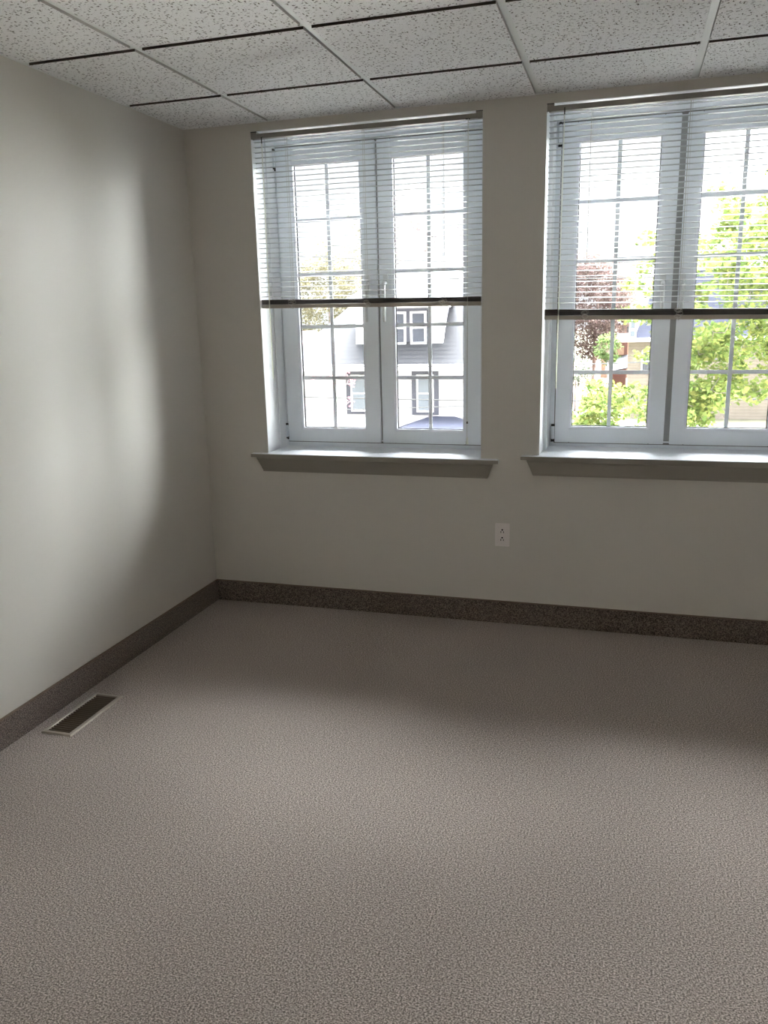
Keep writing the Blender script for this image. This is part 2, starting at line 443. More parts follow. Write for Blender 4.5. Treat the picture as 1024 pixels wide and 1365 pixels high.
    mb.box(x0-.081, x1+.087, -.0372, -.0362, zs-.0185, zs-.0025, .0004)
    mb.build('sill_front_shade', M['sillface'], st)  # thin strip carrying the painted shade of the sill front
    # apron: slanted crown profile, ends cut back
    mb = MB()
    za, zb = zs-.0186, zs-.094
    xa0, xa1, xb0, xb1 = x0-.055, x1+.062, x0-.026, x1+.031
    prof = [(-.030, za, 0), (-.030, za-.008, .1), (-.0275, za-.012, .16), (-.019, zb+.030, .62), (-.014, zb+.010, .88), (-.014, zb, 1), (-.0003, zb, 1), (-.0003, za, 0)]
    L = [(xa0+(xb0-xa0)*t, y, z) for y, z, t in prof]; R_ = [(xa1+(xb1-xa1)*t, y, z) for y, z, t in prof]
    lv = [mb.bm.verts.new(p) for p in L]; rv = [mb.bm.verts.new(p) for p in R_]
    n = len(lv)
    mb.bm.faces.new(lv); mb.bm.faces.new(rv[::-1])
    for i in range(n): mb.bm.faces.new((lv[i], rv[i], rv[(i+1) % n], lv[(i+1) % n]))
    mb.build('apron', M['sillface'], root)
    return root

meet_gap = {1: .010, 2: .026, 3: .026}
make_window(1, 'white double casement window behind the left blind, house roof outside', .238, .366, 1.402,
            (.4557, .797), (.969, 1.3105), (.915, 2.2138), .842, 2.298, .8865, .008, (.852, 2.292), [(.833, 1.455, 1.66), (.926, 1.453, 1.66)])
make_window(2, 'white double casement window behind the right blind, green tree outside', .28, 1.760, 2.792,
            (1.8384, 2.1875), (2.366, 2.713), (.938, 2.2228), .858, 2.306, 2.2795, .018, (.862, 2.306), [(2.2245, 1.44, 1.62), (2.3085, 1.44, 1.62)])

# window added out of view in the row, to light left wall and floor
make_window(3, 'added white casement window without a blind, unseen, lights the left wall and floor', .28, 3.160, 4.192,
            (3.2384, 3.5875), (3.766, 4.113), (.938, 2.2228), .858, 2.306, 3.6795, .018, (.862, 2.306), [(3.6245, 1.44, 1.62), (3.7085, 1.44, 1.62)])

# narrow window added in the right wall, out of view, for fill light
root = empty('window_4', (XR, -4.675, 1.15)); tag(root, 'small white window added unseen in the right wall for fill light', 'window', kind='structure')
mb = MB()
frame_y = (-4.9, -4.87, -4.48, -4.45)
mb.box(XR+.05, XR+.11, frame_y[0], frame_y[1], 1.15, 2.1); mb.box(XR+.05, XR+.11, frame_y[2], frame_y[3], 1.15, 2.1)
mb.box(XR+.05, XR+.11, frame_y[1], frame_y[2], 1.15, 1.18); mb.box(XR+.05, XR+.11, frame_y[1], frame_y[2], 2.07, 2.1)
mb.build('window_frame', M['vinyl'], root)
mb = MB(); mb.box(XR+.078, XR+.082, -4.875, -4.475, 1.175, 2.075); mb.build('glass', M['glass'], root)

# ------------------------------------------------------------------ venetian blinds
def make_blind(lab, x0, x1, zt, zstack, zbot, droop, lads, wand, pull, gap_l=.004, gap_r=.004):
    root = empty('window_blind', ((x0+x1)/2, .018, zt)); tag(root, lab, 'blind', 'raised mini blinds in the windows')
    a, b = x0+gap_l, x1-gap_r
    zh1 = zt-.0100; zh0 = zt-.031
    mb = MB()   # open-top channel
    mb.box(a, b, .004, .0052, zh0, zh1); mb.box(a, b, .0295, .0307, zh0, zh1-.004); mb.box(a, b, .0052, .0295, zh0, zh0+.0012)
    mb.box(a, b, .0032, .0062, zh1-.002, zh1, .0005)
    hr = mb.build('headrail', M['headrail'], root)
    for s in (0, 1):
        p, q = (x0+.0005, x0+.030) if s == 0 else (x1-.030, x1-.0005)
        mb = MB()
        mb.box(p, q, .0012, .0028, zh0-.001, zt-.0006, .0004); mb.box(p, q, .0028, .034, zt-.0022, zt-.0006)
        e0, e1 = (p, p+.0015) if s == 0 else (q-.0015, q)
        mb.box(e0, e1, .0028, .034, zh0-.001, zt-.0022)
        mb.tube([((p+q)/2, .0016, zh0-.001), ((p+q)/2, .0016, zh0-.004)], .006, 10)
        br = mb.build('end_bracket', M['headrail'], hr)
        mb = MB(); mb.box(p-.0002, q+.001, .0004, .0022, zt-.0040, zt-.0004); mb.build('bracket_edge', M['darkmetal'], hr)
    # open slats
    yc = .018; hw = .0125; pitch = .02285; tilt = math.radians(2.0)
    ct, st = math.cos(tilt), math.sin(tilt)
    def slat(mb, z, dz, sag=.0031, tl=True, hwid=hw):
        n = 5; rows = []
        for t in (0, .0006):
            for k in range(n):
                u = -1+2*k/(n-1); yy = u*hwid; zz = sag*(1-u*u)-t
                if tl: yy, zz = yy*ct-zz*st, yy*st+zz*ct
                rows.append((yy, zz))
        for xx, dd in ((a+.002, -dz/2), (b-.002, dz/2)):
            for yy, zz in rows: pass
        vl = [mb.bm.verts.new((a+.002, yc+yy, z+zz-dz/2)) for yy, zz in rows]
        vr = [mb.bm.verts.new((b-.002, yc+yy, z+zz+dz/2)) for yy, zz in rows]
        for k in range(n-1):
            mb.bm.faces.new((vl[k], vl[k+1], vr[k+1], vr[k])); mb.bm.faces.new((vl[n+k], vr[n+k], vr[n+k+1], vl[n+k+1]))
        mb.bm.faces.new((vl[0], vr[0], vr[n], vl[n])); mb.bm.faces.new((vl[n-1], vl[2*n-1], vr[2*n-1], vr[n-1]))
        mb.bm.faces.new(vl[:n]+vl[n:][::-1]); mb.bm.faces.new(vr[:n][::-1]+vr[n:])
    mb = MB(); z = zh0-.014
    while z > zstack+.012:
        f = (zh0-z)/(zh0-zstack); slat(mb, z, droop*f); z -= pitch
    mb.build('slats', M['slat'], root, smooth=False)
    # gathered slats above the bottom rail: three loose bundles
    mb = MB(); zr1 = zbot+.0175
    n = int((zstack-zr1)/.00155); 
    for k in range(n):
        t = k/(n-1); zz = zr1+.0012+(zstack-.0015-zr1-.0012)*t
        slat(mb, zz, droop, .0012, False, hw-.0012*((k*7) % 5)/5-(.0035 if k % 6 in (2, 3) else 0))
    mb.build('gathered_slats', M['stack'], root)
    mb = MB(); vs = mb.box(a+.001, b-.001, yc-.0125, yc+.0125, zbot, zr1, .0022)
    for v in vs:
        v.co.z += droop*((v.co.x-(a+b)/2)/(b-a))
    brl = mb.build('bottom_rail', M['rail'], root)
    # ladder cords
    for lx in lads:
        mb = MB(); dz = droop*((lx-(a+b)/2)/(b-a))
        for yy in (yc-hw-.0006, yc+hw+.0006):
            mb.tube([(lx-.0035, yy, zh0+.001), (lx-.0035, yy, zbot+.012+dz)], .0007, 5)
        mb.tube([(lx+.004, yc-hw-.0006, zh0+.001), (lx+.004, yc-hw-.0006, zbot+.012+dz)], .0005, 5)
        mb.build('ladder_cord', M['dirtycord'], root)
        # bunched loops of ladder cord hanging at the gathered slats
        mb = MB(); rr = random.Random(int(lx*1000))
        for k in range(4):
            x1_, z1_ = lx+rr.uniform(-.014, .004), zbot+dz+rr.uniform(.010, .040)
            pts = [(x1_+.015*math.sin(t*2*PI/8)+.006*t/8, yc-hw-.004-.004*math.sin(t*PI/8), z1_-.008*math.cos(t*2*PI/8)) for t in range(9)]
            mb.tube(pts, .0014, 5)
        mb.tube([(lx-.010, yc-hw-.003, zbot+dz+.012), (lx-.002, yc-hw-.004, zbot+dz-.003), (lx+.006, yc-hw-.002, zbot+dz+.004)], .0016, 5)
        mb.build('cord_loop', M['cord'], root)
    # tilt wand on its hook
    wx, wz0, wz1, wx1 = wand
    mb = MB(); mb.tube([(wx, .004, wz0+.004), (wx, -.008, wz0), (wx, -.008, wz0-.028)], [.0022, .0026, .0022], 8)
    hk = mb.build('wand_hook', M['darkmetal'], root)
    mb = MB(); mb.tube([(wx, -.008, wz0-.026), ((wx+wx1)/2, -.010, (wz0+wz1)/2), (wx1, -.010, wz1+.004), (wx1, -.010, wz1)], [.0024, .0024, .0028, .0018], 6)
    mb.build('tilt_wand', M['wandclear'], root)
    if pull:
        px, pzb = pull
        mb = MB(); mb.box(px-.010, px+.010, -.002, .003, zh0-.002, zh0+.002); mb.build('cord_lock', M['darkmetal'], root)
        mb = MB(); mb.tube([(px+.001, -.002, zh0), (px, -.004, 1.6), (px-.002, -.006, pzb+.03)], .0009, 5); mb.tube([(px+.003, -.002, zh0), (px+.001, -.005, 1.6), (px, -.006, pzb+.03)], .0009, 5)
        lc = mb.build('lift_cord', M['cord'], root)
        mb = MB(); mb.tube([(px, -.006, pzb+.108), (px, -.006, pzb+.098)], [.003, .0042], 8); mb.build('cord_stop', M['darkmetal'], lc)
        mb = MB(); mb.tube([(px, -.006, pzb+.034), (px, -.006, pzb+.028), (px, -.006, pzb+.004), (px, -.006, pzb)], [.0025, .0045, .0072, .0068], 10)
        mb.build('cord_tassel', M['wand'], root)
    return root

make_blind('white mini blind pulled halfway up in the left window, house roof behind it', W[1]['x0'], W[1]['x1'], W[1]['zt'], 1.564, 1.523, -.014,
           [.522, .899, 1.267], (.407, 2.300, 1.190, .402), (1.378, .882))
make_blind('white mini blind pulled halfway up in the right window, green tree behind it', W[2]['x0'], W[2]['x1'], W[2]['zt'], 1.482, 1.437, -.020,
           [1.901, 2.289, 2.66], (1.7885, 2.306, 1.143, 1.784), None, gap_l=.008)

# ------------------------------------------------------------------ outlet
ot = empty('wall_outlet', (1.549, 0, .4475)); tag(ot, 'white duplex wall outlet between the windows above the baseboard', 'outlet')
mb = MB(); mb.box(1.514, 1.584, -.0055, -.0002, .390, .505, .0025); pl = mb.build('cover_plate', M['plastic'], ot)
for zc in (.4670, .4280):
    mb = MB()
    pts = []
    for k in range(24):
        t = 2*PI*k/24; x = .0165*math.cos(t); z = max(-.0135, min(.0135, .0175*math.sin(t))); pts.append((1.549+x, -.0068, zc+z))
    mb.poly(pts, (0, .0018, 0)); rc = mb.build('receptacle', M['plastic'], ot)
    mb = MB()
    mb.box(1.5412, 1.5446, -.0076, -.0066, zc-.0095, zc-.0005); mb.box(1.5534, 1.5566, -.0076, -.0066, zc-.0095, zc-.0010)
    mb.tube([(1.549, -.0076, zc+.0058), (1.549, -.0066, zc+.0058)], .0040, 12)
    mb.build('slots', M['slot'], rc)
mb = MB(); mb.tube([(1.549, -.0066, .4475), (1.549, -.0054, .4475)], .0028, 12); mb.build('screw', M['plastic'], pl)

# ------------------------------------------------------------------ floor register
rg = empty('floor_register', ((RX0+RX1)/2, (RY0+RY1)/2, 0)); tag(rg, 'brown metal louvered register set in the carpet by the left wall', 'floor register')
mb = MB()
bm = mb.bm
def ring(x0, x1, y0, y1, z): return [bm.verts.new(p) for p in ((x0, y0, z), (x1, y0, z), (x1, y1, z), (x0, y1, z))]
rs = [ring(RX0, RX1, RY0, RY1, .0003), ring(RX0+.004, RX1-.004, RY0+.004, RY1-.004, .0055), ring(RX0+.015, RX1-.015, RY0+.015, RY1-.015, .0065),
      ring(RX0+.018, RX1-.018, RY0+.018, RY1-.018, .0045), ring(RX0+.018, RX1-.018, RY0+.018, RY1-.018, -.004)]
for p, q in zip(rs, rs[1:]):
    for k in range(4): bm.faces.new((p[k], p[(k+1) % 4], q[(k+1) % 4], q[k]))
fr = mb.build('register_frame', M['regmetal'], rg)
mb = MB(); N = 21
for k in range(N):
    y = RY0+.018+(RY1-RY0-.036)*(k+.5)/N
    mb.box(RX0+.018, RX1-.018, y-.0012, y+.0012, -.006, .0042, rot=Matrix.Rotation(math.radians(-12), 3, 'X'))
mb.box((RX0+RX1)/2-.001, (RX0+RX1)/2+.001, RY0+.018, RY1-.018, -.012, -.004)
mb.build('louvers', M['regdark'], rg)
mb = MB()
mb.box(hx0, hx0+.001, hy0, hy1, -.18, -.001); mb.box(hx1-.001, hx1, hy0, hy1, -.18, -.001)
mb.box(hx0+.001, hx1-.001, hy0, hy0+.001, -.18, -.001); mb.box(hx0+.001, hx1-.001, hy1-.001, hy1, -.18, -.001); mb.box(hx0, hx1, hy0, hy1, -.185, -.18)
mb.build('duct_boot', M['duct'], rg)

# crumb of paper on the carpet
mb = MB()
mb.box(.6515, .6615, -2.1322, -2.1278, .0005, .0032, .0008, rot=Matrix.Rotation(.35, 3, 'Z'))
mb.box(.6570, .6615, -2.1300, -2.1272, .0020, .0045, .0008, rot=Matrix.Rotation(.9, 3, 'Z'))
o = mb.build('paper_scrap', M['scrap']); recentre(o, (.6565, -2.130, .0005)); tag(o, 'tiny pale scrap lying on the carpet at the lower left', 'scrap')

#@@EXT0
# ------------------------------------------------------------------ outside: one floor below the window
GZ = -3.3
mb = MB(); mb.box(-120, 120, .6, 260, GZ-.3, GZ); o = mb.build('ground', M['grass']); tag(o, 'lawn and yards outside below the windows', 'ground', kind='structure')
mb = MB(); mb.box(-40, 40, .7, 8.4, GZ, GZ+.03); o = mb.build('bounce_pavement', M['concrete']); tag(o, 'added pale concrete slab below the windows, unseen, bounces light up', 'bounce_pavement', kind='structure')  # added out of view to bounce light onto ceiling and upper left wall
mb = MB(); mb.box(-60, 60, 8.5, 15.5, GZ, GZ+.02); o = mb.build('street', M['asphalt']); tag(o, 'grey asphalt street outside below the windows', 'street', kind='structure')
mb = MB(); mb.box(-3.2, 3.4, 40, 88, GZ, GZ+.03); o = mb.build('yard_ground', M['dirt']); tag(o, 'brown bare yard beyond the street', 'ground', kind='structure')

def house_window(parent, x0, x1, z0, z1, y, trim, trimmat, pane, sashy=True, surround=None):
    """window flush on a front facing the camera; surround = width of a coloured casing"""
    mb = MB()
    t = trim
    frame_box(mb, x0, x1, z0, z1, y-.07, y, t, t, t, t)
    if sashy: mb.box(x0+t, x1-t, y-.06, y, (z0+z1)/2-.025, (z0+z1)/2+.025)
    f = mb.build('window', trimmat, parent)
    mb = MB(); mb.box(x0+t, x1-t, y-.03, y, z0+t, z1-t); mb.build('pane', pane, f)
    if surround:
        l, r_, b, tp = surround
        mb = MB(); frame_box(mb, x0-l, x1+r_, z0-b, z1+tp, y-.05, y-.001, l-.001, r_-.001, b-.001, tp-.001); mb.build('casing', M['greytrim'], f)

# neighbour's bungalow behind the left window
HA = empty('house', (-5.6, 28, GZ)); tag(HA, 'white sided house with grey hipped roof and dormer outside the left window', 'house')
mb = MB(); mb.box(-9.6, -1.6, 24, 32, GZ, -.16); mb.build('wall', M['siding'], HA)
apex = [(-6.15, 28, 3.86), (-5.05, 28, 3.86)]
ev = [(-9.98, 23.5, -.12), (-1.2, 23.5, -.12), (-1.2, 32.5, -.12), (-9.98, 32.5, -.12)]
mb = MB(); bm_ = mb.bm
e = [bm_.verts.new(p) for p in ev]; a = [bm_.verts.new(p) for p in apex]
bm_.faces.new((e[0], e[1], a[1], a[0])); bm_.faces.new((e[1], e[2], a[1])); bm_.faces.new((e[2], e[3], a[0], a[1])); bm_.faces.new((e[3], e[0], a[0])); bm_.faces.new((e[3], e[2], e[1], e[0]))
mb.build('roof', M['shingle'], HA)
mb = MB(); frame_box(mb, 0, 0, 0, 0, 0, 0, 0, 0, 0, 0) if False else None
mb.box(-10.02, -1.16, 23.38, 23.50, -.30, -.10); mb.box(-10.02, -1.16, 23.5, 24.0, -.20, -.16)
mb.box(-10.10, -9.98, 23.38, 32.5, -.30, -.10); mb.box(-1.2, -1.08, 23.38, 32.5, -.30, -.10)
mb.build('gutter', M['whitetrim'], HA)
# frieze band under the eave
mb = MB(); mb.box(-9.62, -1.58, 23.97, 24.0, -.62, -.30); mb.build('frieze_board', plain('frieze', (.42, .42, .44), .7), HA)
for (x0, x1) in ((-7.42, -6.66), (-4.98, -4.36)):
    house_window(HA, x0, x1, -1.78, -.48, 24, .055, M['whitetrim'], M['blindpane'], True, (.17, .17, .10, .12))
house_window(HA, -2.9, -2.2, -1.78, -.48, 24, .055, M['whitetrim'], M['blindpane'], True, (.17, .17, .10, .12))
# dormer
mb = MB(); mb.box(-7.3, -4.15, 24.36, 27.0, .44, 1.86); dm = mb.build('dormer', M['greytrim'], HA)
mb = MB(); mb.box(-7.28, -6.94, 24.30, 24.36, .42, 1.86)
mb.poly([(-4.60, 24.30, .45), (-4.12, 24.30, .45), (-3.92, 24.30, 1.86), (-4.60, 24.30, 1.86)], (0, .06, 0))
mb.box(-7.5, -3.86, 24.2, 24.5, 1.80, 1.95)
mb.build('corner_board', M['whitetrim'], dm)
mb = MB()
mb.poly([(-7.75, 23.9, 1.94), (-3.75, 23.9, 1.94), (-4.6, 27.2, 3.1), (-6.9, 27.2, 3.1)], (0, 0, .06))
mb.poly([(-7.75, 23.9, 1.94), (-6.9, 27.2, 3.1), (-7.3, 27.0, 1.9)], (0, 0, .05)); mb.poly([(-3.75, 23.9, 1.94), (-4.6, 27.2, 3.1), (-4.15, 27.0, 1.9)], (0, 0, .05))
mb.build('dormer_roof', M['shingle'], dm)
for (x0, x1) in ((-6.50, -5.98), (-5.93, -5.42), (-5.26, -4.68)):
    house_window(HA, x0, x1, .56, 1.68, 24.34, .07, M['whitetrim'], M['pane'])
# porch roof in front of the door
mb = MB()
mb.poly([(-5.75, 22.0, -2.42), (-2.2, 22.0, -2.42), (-3.6, 24.0, -1.98), (-4.5, 24.0, -1.98)], (0, 0, .05))
mb.poly([(-5.75, 22.0, -2.42), (-4.5, 24.0, -1.98), (-5.75, 24.0, -2.42)], (0, 0, .05)); mb.poly([(-2.2, 22.0, -2.42), (-2.2, 24.0, -2.42), (-3.6, 24.0, -1.98)], (0, 0, .05))
pr = mb.build('porch_roof', M['slate'], HA)
for px in (-5.6, -2.35):
    mb = MB(); mb.box(px-.06, px+.06, 22.1, 22.22, GZ, -2.40); mb.build('porch_post', M['whitetrim'], pr)

# gabled house further left
HL = empty('house', (-14.5, 32, GZ)); tag(HL, 'house with faded red gable roof at the left edge of the left window', 'house')
mb = MB(); mb.box(-18, -11.6, 30, 38, GZ, -2.3); mb.poly([(-18, 30, -2.3), (-11.6, 30, -2.3), (-14.3, 30, .6)], (0, 8, 0)); mb.build('wall', M['siding_cream'], HL)
mb = MB()
mb.poly([(-14.3, 29.5, .92), (-10.4, 29.5, -2.3), (-10.4, 38.4, -2.3), (-14.3, 38.4, .92)], (0, 0, -.14))
mb.poly([(-14.3, 29.5, .92), (-14.3, 38.4, .92), (-18.6, 38.4, -2.3), (-18.6, 29.5, -2.3)], (0, 0, -.14))
mb.build('roof', M['redroof'], HL)

# white sided house with slate roof in the right window
HB = empty('house', (5, 36, GZ)); tag(HB, 'cream sided house with blue grey slate roof and chimney in the right window', 'house')
mb = MB(); mb.box(2.12, 9.5, 35.4, 44, GZ, .18); mb.build('wall', M['siding_cream'], HB)
mb = MB(); mb.box(1.55, 10, 34.9, 44.4, .18, .34); mb.build('soffit', M['whitetrim'], HB)
mb = MB()
mb.poly([(2.35, 35.2, .34), (9.8, 35.2, .34), (9.0, 36.6, 3.2), (3.3, 36.6, 3.2)], (0, .02, 0))
vs = [(2.35, 35.2, .34), (3.3, 36.6, 3.2), (3.3, 43, 3.2), (2.35, 44.2, .34)]
mb.poly(vs, (.02, 0, 0)); mb.poly([(3.3, 36.6, 3.2), (9.0, 36.6, 3.2), (9.0, 43, 3.2), (3.3, 43, 3.2)], (0, 0, .05))
mb.build('roof', M['slate'], HB)
mb = MB(); mb.box(3.05, 3.5, 37.5, 38, 2.0, 3.0); mb.build('chimney', M['brick'], HB)
mb = MB(); mb.box(2.10, 2.42, 34.98, 35.6, .34, 1.30); dd = mb.build('dormer', M['whitetrim'], HB)
mb = MB(); mb.box(2.16, 2.35, 34.94, 34.98, .78, 1.12); mb.box(2.16, 2.35, 34.94, 34.98, .42, .66); mb.build('pane', M['blindpane'], dd)
house_window(HB, 2.70, 3.16, -1.20, -.22, 35.4, .05, M['whitetrim'], M['pane'])

# small far house
HC = empty('house', (1.3, 61, GZ)); tag(HC, 'small distant peach and white house between the trees in the right window', 'house')
mb = MB(); mb.box(.2, 2.6, 60, 66, GZ, .62); mb.build('wall', M['peach'], HC)
mb = MB(); mb.box(.25, 1.35, 59.9, 60, -.6, .6); wp = mb.build('white_front', M['whitetrim'], HC)
mb = MB(); mb.poly([(-.3, 59.4, .62), (3.0, 59.4, .62), (2.6, 62, 1.5), (.1, 62, 1.5)], (0, .1, .05)); mb.build('roof', M['shingle'], HC)
for x in (.38, .66, .94, 1.62, 1.95):
    mb = MB(); mb.box(x, x+.15, 59.84, 59.9, .02, .48); mb.build('pane', M['pane'], HC)

# brick garage with grey lean-to roof
GA = empty('garage', (1.5, 51, GZ)); tag(GA, 'low brick garage with grey sloped roof left of the cream house', 'garage')
mb = MB(); mb.box(.95, 2.05, 50.0, 53, GZ, -.28); mb.build('wall', M['brick'], GA)
mb = MB(); mb.box(1.35, 1.85, 49.9, 50.0, -1.1, -.65); mb.build('peach_board', M['peach'], GA)  # peach board on the garage front
mb = MB(); mb.poly([(.8, 48.2, -2.1), (2.1, 48.2, -1.85), (2.1, 50, -1.15), (.8, 50, -1.4)], (0, 0, .06)); mb.build('roof', M['shingle'], GA)

# parked white car
def wheel(par, x, y, z, r=.33, w=.2):
    mb = MB(); mb.tube([(x-w/2, y, z), (x+w/2, y, z)], r, 20); wv = mb.build('wheel', M['tyre'], par)
    mb = MB(); mb.tube([(x-w/2-.01, y, z), (x+w/2+.01, y, z)], r*.55, 14); mb.build('hub', M['greytrim'], wv)
cy, cz = 92.0, GZ+.0
CAR = empty('car', (1.25, cy, cz)); tag(CAR, 'white car parked far off between the trees in the right window', 'car')
mb = MB()
secs = [(0, .45, .62, .80), (.12, .30, .86, .88), (1.1, .28, 1.02, .93), (1.5, .28, 1.06, .93), (3.6, .28, 1.1, .93), (4.35, .3, 1.05, .9), (4.5, .45, .9, .82)]
rg_ = []
for (yy, zb_, zt_, hw_) in secs:
    rg_.append([mb.bm.verts.new((1.25+sx*hw_, cy+yy, cz+zz)) for sx, zz in ((-1, zb_), (1, zb_), (1, (zb_+zt_)/2), (.92, zt_), (-.92, zt_), (-1, (zb_+zt_)/2))])
for p, q in zip(rg_, rg_[1:]):
    for k in range(6): mb.bm.faces.new((p[k], p[(k+1) % 6], q[(k+1) % 6], q[k]))
mb.bm.faces.new(rg_[0]); mb.bm.faces.new(rg_[-1])
mb.build('body', M['carwhite'], CAR)
mb = MB()
b0 = [(-.84, 1.15, 1.0), (.84, 1.15, 1.0), (.84, 4.1, 1.05), (-.84, 4.1, 1.05)]; t0 = [(-.66, 1.95, 1.5), (.66, 1.95, 1.5), (.66, 3.5, 1.5), (-.66, 3.5, 1.5)]
bv = [mb.bm.verts.new((1.25+x, cy+y, cz+z)) for x, y, z in b0]; tv = [mb.bm.verts.new((1.25+x, cy+y, cz+z)) for x, y, z in t0]
for k in range(4): mb.bm.faces.new((bv[k], bv[(k+1) % 4], tv[(k+1) % 4], tv[k]))
mb.bm.faces.new(tv); mb.bm.faces.new(bv); mb.build('cabin_glass', M['blindpane'], CAR)
mb = MB(); mb.box(1.25-.68, 1.25+.68, cy+1.9, cy+3.55, cz+1.49, cz+1.54, .02); mb.build('car_roof', M['carwhite'], CAR)
for sx in (-.8, .8):
    for yy in (.85, 3.6): wheel(CAR, 1.25+sx, cy+yy, cz+.33)
mb = MB(); mb.box(.1, 3.4, 90.5, 97.5, GZ-.0, GZ+.02); o = mb.build('driveway', M['asphalt']); tag(o, 'paved drive under the far white car', 'driveway', kind='structure')

# ---- trees
LEAF = [(0, -.5), (.16, -.32), (.42, -.38), (.34, -.10), (.50, .12), (.26, .16), (.20, .40), (0, .52), (-.20, .40), (-.26, .16), (-.50, .12), (-.34, -.10), (-.42, -.38), (-.16, -.32)]
OVAL = [(0, -.5), (.26, -.15), (.22, .2), (0, .5), (-.22, .2), (-.26, -.15)]
def leaf_mesh(name, material, parent, centres, radii, counts, size, shape, rng, flat=.55):
    cs = np.repeat(centres, counts, axis=0); rs_ = np.repeat(radii, counts)
    n = len(cs)
    d = rng.normal(size=(n, 3)); d /= np.linalg.norm(d, axis=1)[:, None]
    d[:, 2] *= flat
    pos = cs+d*(rs_*rng.uniform(.25, 1, n)**.6)[:, None]
    nrm = rng.normal(size=(n, 3))*.55+np.array([0, 0, .8]); nrm /= np.linalg.norm(nrm, axis=1)[:, None]
    t = np.cross(nrm, rng.normal(size=(n, 3))); t /= np.linalg.norm(t, axis=1)[:, None]
    b = np.cross(nrm, t)
    s = size*rng.uniform(.6, 1.25, n)
    sh = np.array(shape); k = len(sh)
    V = pos[:, None, :]+(t[:, None, :]*sh[None, :, :1]+b[:, None, :]*sh[None, :, 1:]-nrm[:, None, :]*(np.abs(sh[:, 0])**1.3*.5)[None, :, None])*s[:, None, None]
    V = V.reshape(-1, 3)-np.array(parent.location)
    me = bpy.data.meshes.new(name)
    me.vertices.add(n*k); me.vertices.foreach_set('co', V.ravel())
    me.loops.add(n*k); me.loops.foreach_set('vertex_index', np.arange(n*k, dtype=np.int32))
    me.polygons.add(n); me.polygons.foreach_set('loop_start', (np.arange(n)*k).astype(np.int32))
    me.update(calc_edges=True); me.validate()
    me.materials.append(material)
    o = bpy.data.objects.new(name, me); C.objects.link(o); o.parent = parent
    return o

def grow(mb, base, top, r0, tips, rng, sides=6, wander=.12, twigs=0, tw_len=.6):
    """trunk from base to top, then limbs reaching every tip; returns limb points"""
    base, top = Vector(base), Vector(top)
    rv = lambda s: Vector(rng.normal(size=3)*s)
    N = 8; L = (top-base).length
    tr = [base+(top-base)*(i/N)+rv(wander*.15*L*(.2 if i else 0)) for i in range(N+1)]
    mb.tube(tr, [r0*(1-.75*i/N) for i in range(N+1)], sides+2)
    nodes = [(p, r0*(1-.75*i/N)) for i, p in enumerate(tr) if i >= 3]
    tips = sorted(tips, key=lambda t: (Vector(t)-base).length)
    pts_all = []
    for t in tips:
        t = Vector(t)
        best = min(nodes, key=lambda n: (n[0]-t).length*(1+max(0, (n[0].z-t.z))*.35)+.15*(n[0]-base).length*0)
        a = best[0]; ln = (t-a).length
        if ln < 1e-3: continue
        m = max(2, min(6, int(ln/.35)+1)); ra = min(best[1]*.72, .012+.028*ln*r0/.12)
        side = rv(wander*ln)
        path = [a+(t-a)*(i/m)+side*math.sin(PI*i/m)+Vector((0, 0, -.06*ln*math.sin(PI*i/m)))+rv(.03*ln if 0 < i < m else 0) for i in range(m+1)]
        rad = [max(.004, ra*(1-.8*i/m)) for i in range(m+1)]
        mb.tube(path, rad, sides-1 if sides > 4 else 3, cap=False)
        nodes += [(path[i], rad[i]) for i in range(1, m+1)]
        pts_all += path[1:]
        for q in range(twigs):
            p0 = path[rng.integers(1, m+1)]
            dr = (rv(1)+Vector((0, 0, .5))+(t-a).normalized()*.6).normalized()*tw_len*rng.uniform(.4, 1)
            mid = p0+dr*.5+rv(.06*tw_len)
            mb.tube([p0, mid, p0+dr], [rad[-1]*.8, rad[-1]*.6, rad[-1]*.3], 3, cap=False); pts_all.append(p0+dr)
    return pts_all

def tree(name, label, cat, base, top, r0, tips, seed, bark, leafm, size, shape, per, crad, group=None, sides=6, wander=.12, twigs=0, tw_len=.6, flat=.55, leafpart='foliage'):
    rng = np.random.default_rng(seed)
    root = empty(name, base); tag(root, label, cat, group)
    mb = MB(); pts = grow(mb, base, top, r0, tips, rng, sides, wander, twigs, tw_len)
    mb.build('branches', bark, root, smooth=True)
    if per:
        cen = np.array([tuple(t) for t in (tips if not twigs else pts)])
        leaf_mesh(leafpart, leafm, root, cen, np.full(len(cen), crad)*rng.uniform(.7, 1.25, len(cen)), np.full(len(cen), per), size, shape, rng, flat)
    return root

def ell_tips(rng, c, r, n, shell=.35):
    out = []
    for _ in range(n):
        d = rng.normal(size=3); d /= np.linalg.norm(d); out.append(tuple(np.array(c)+d*np.array(r)*rng.uniform(shell, 1)**.5))
    return out

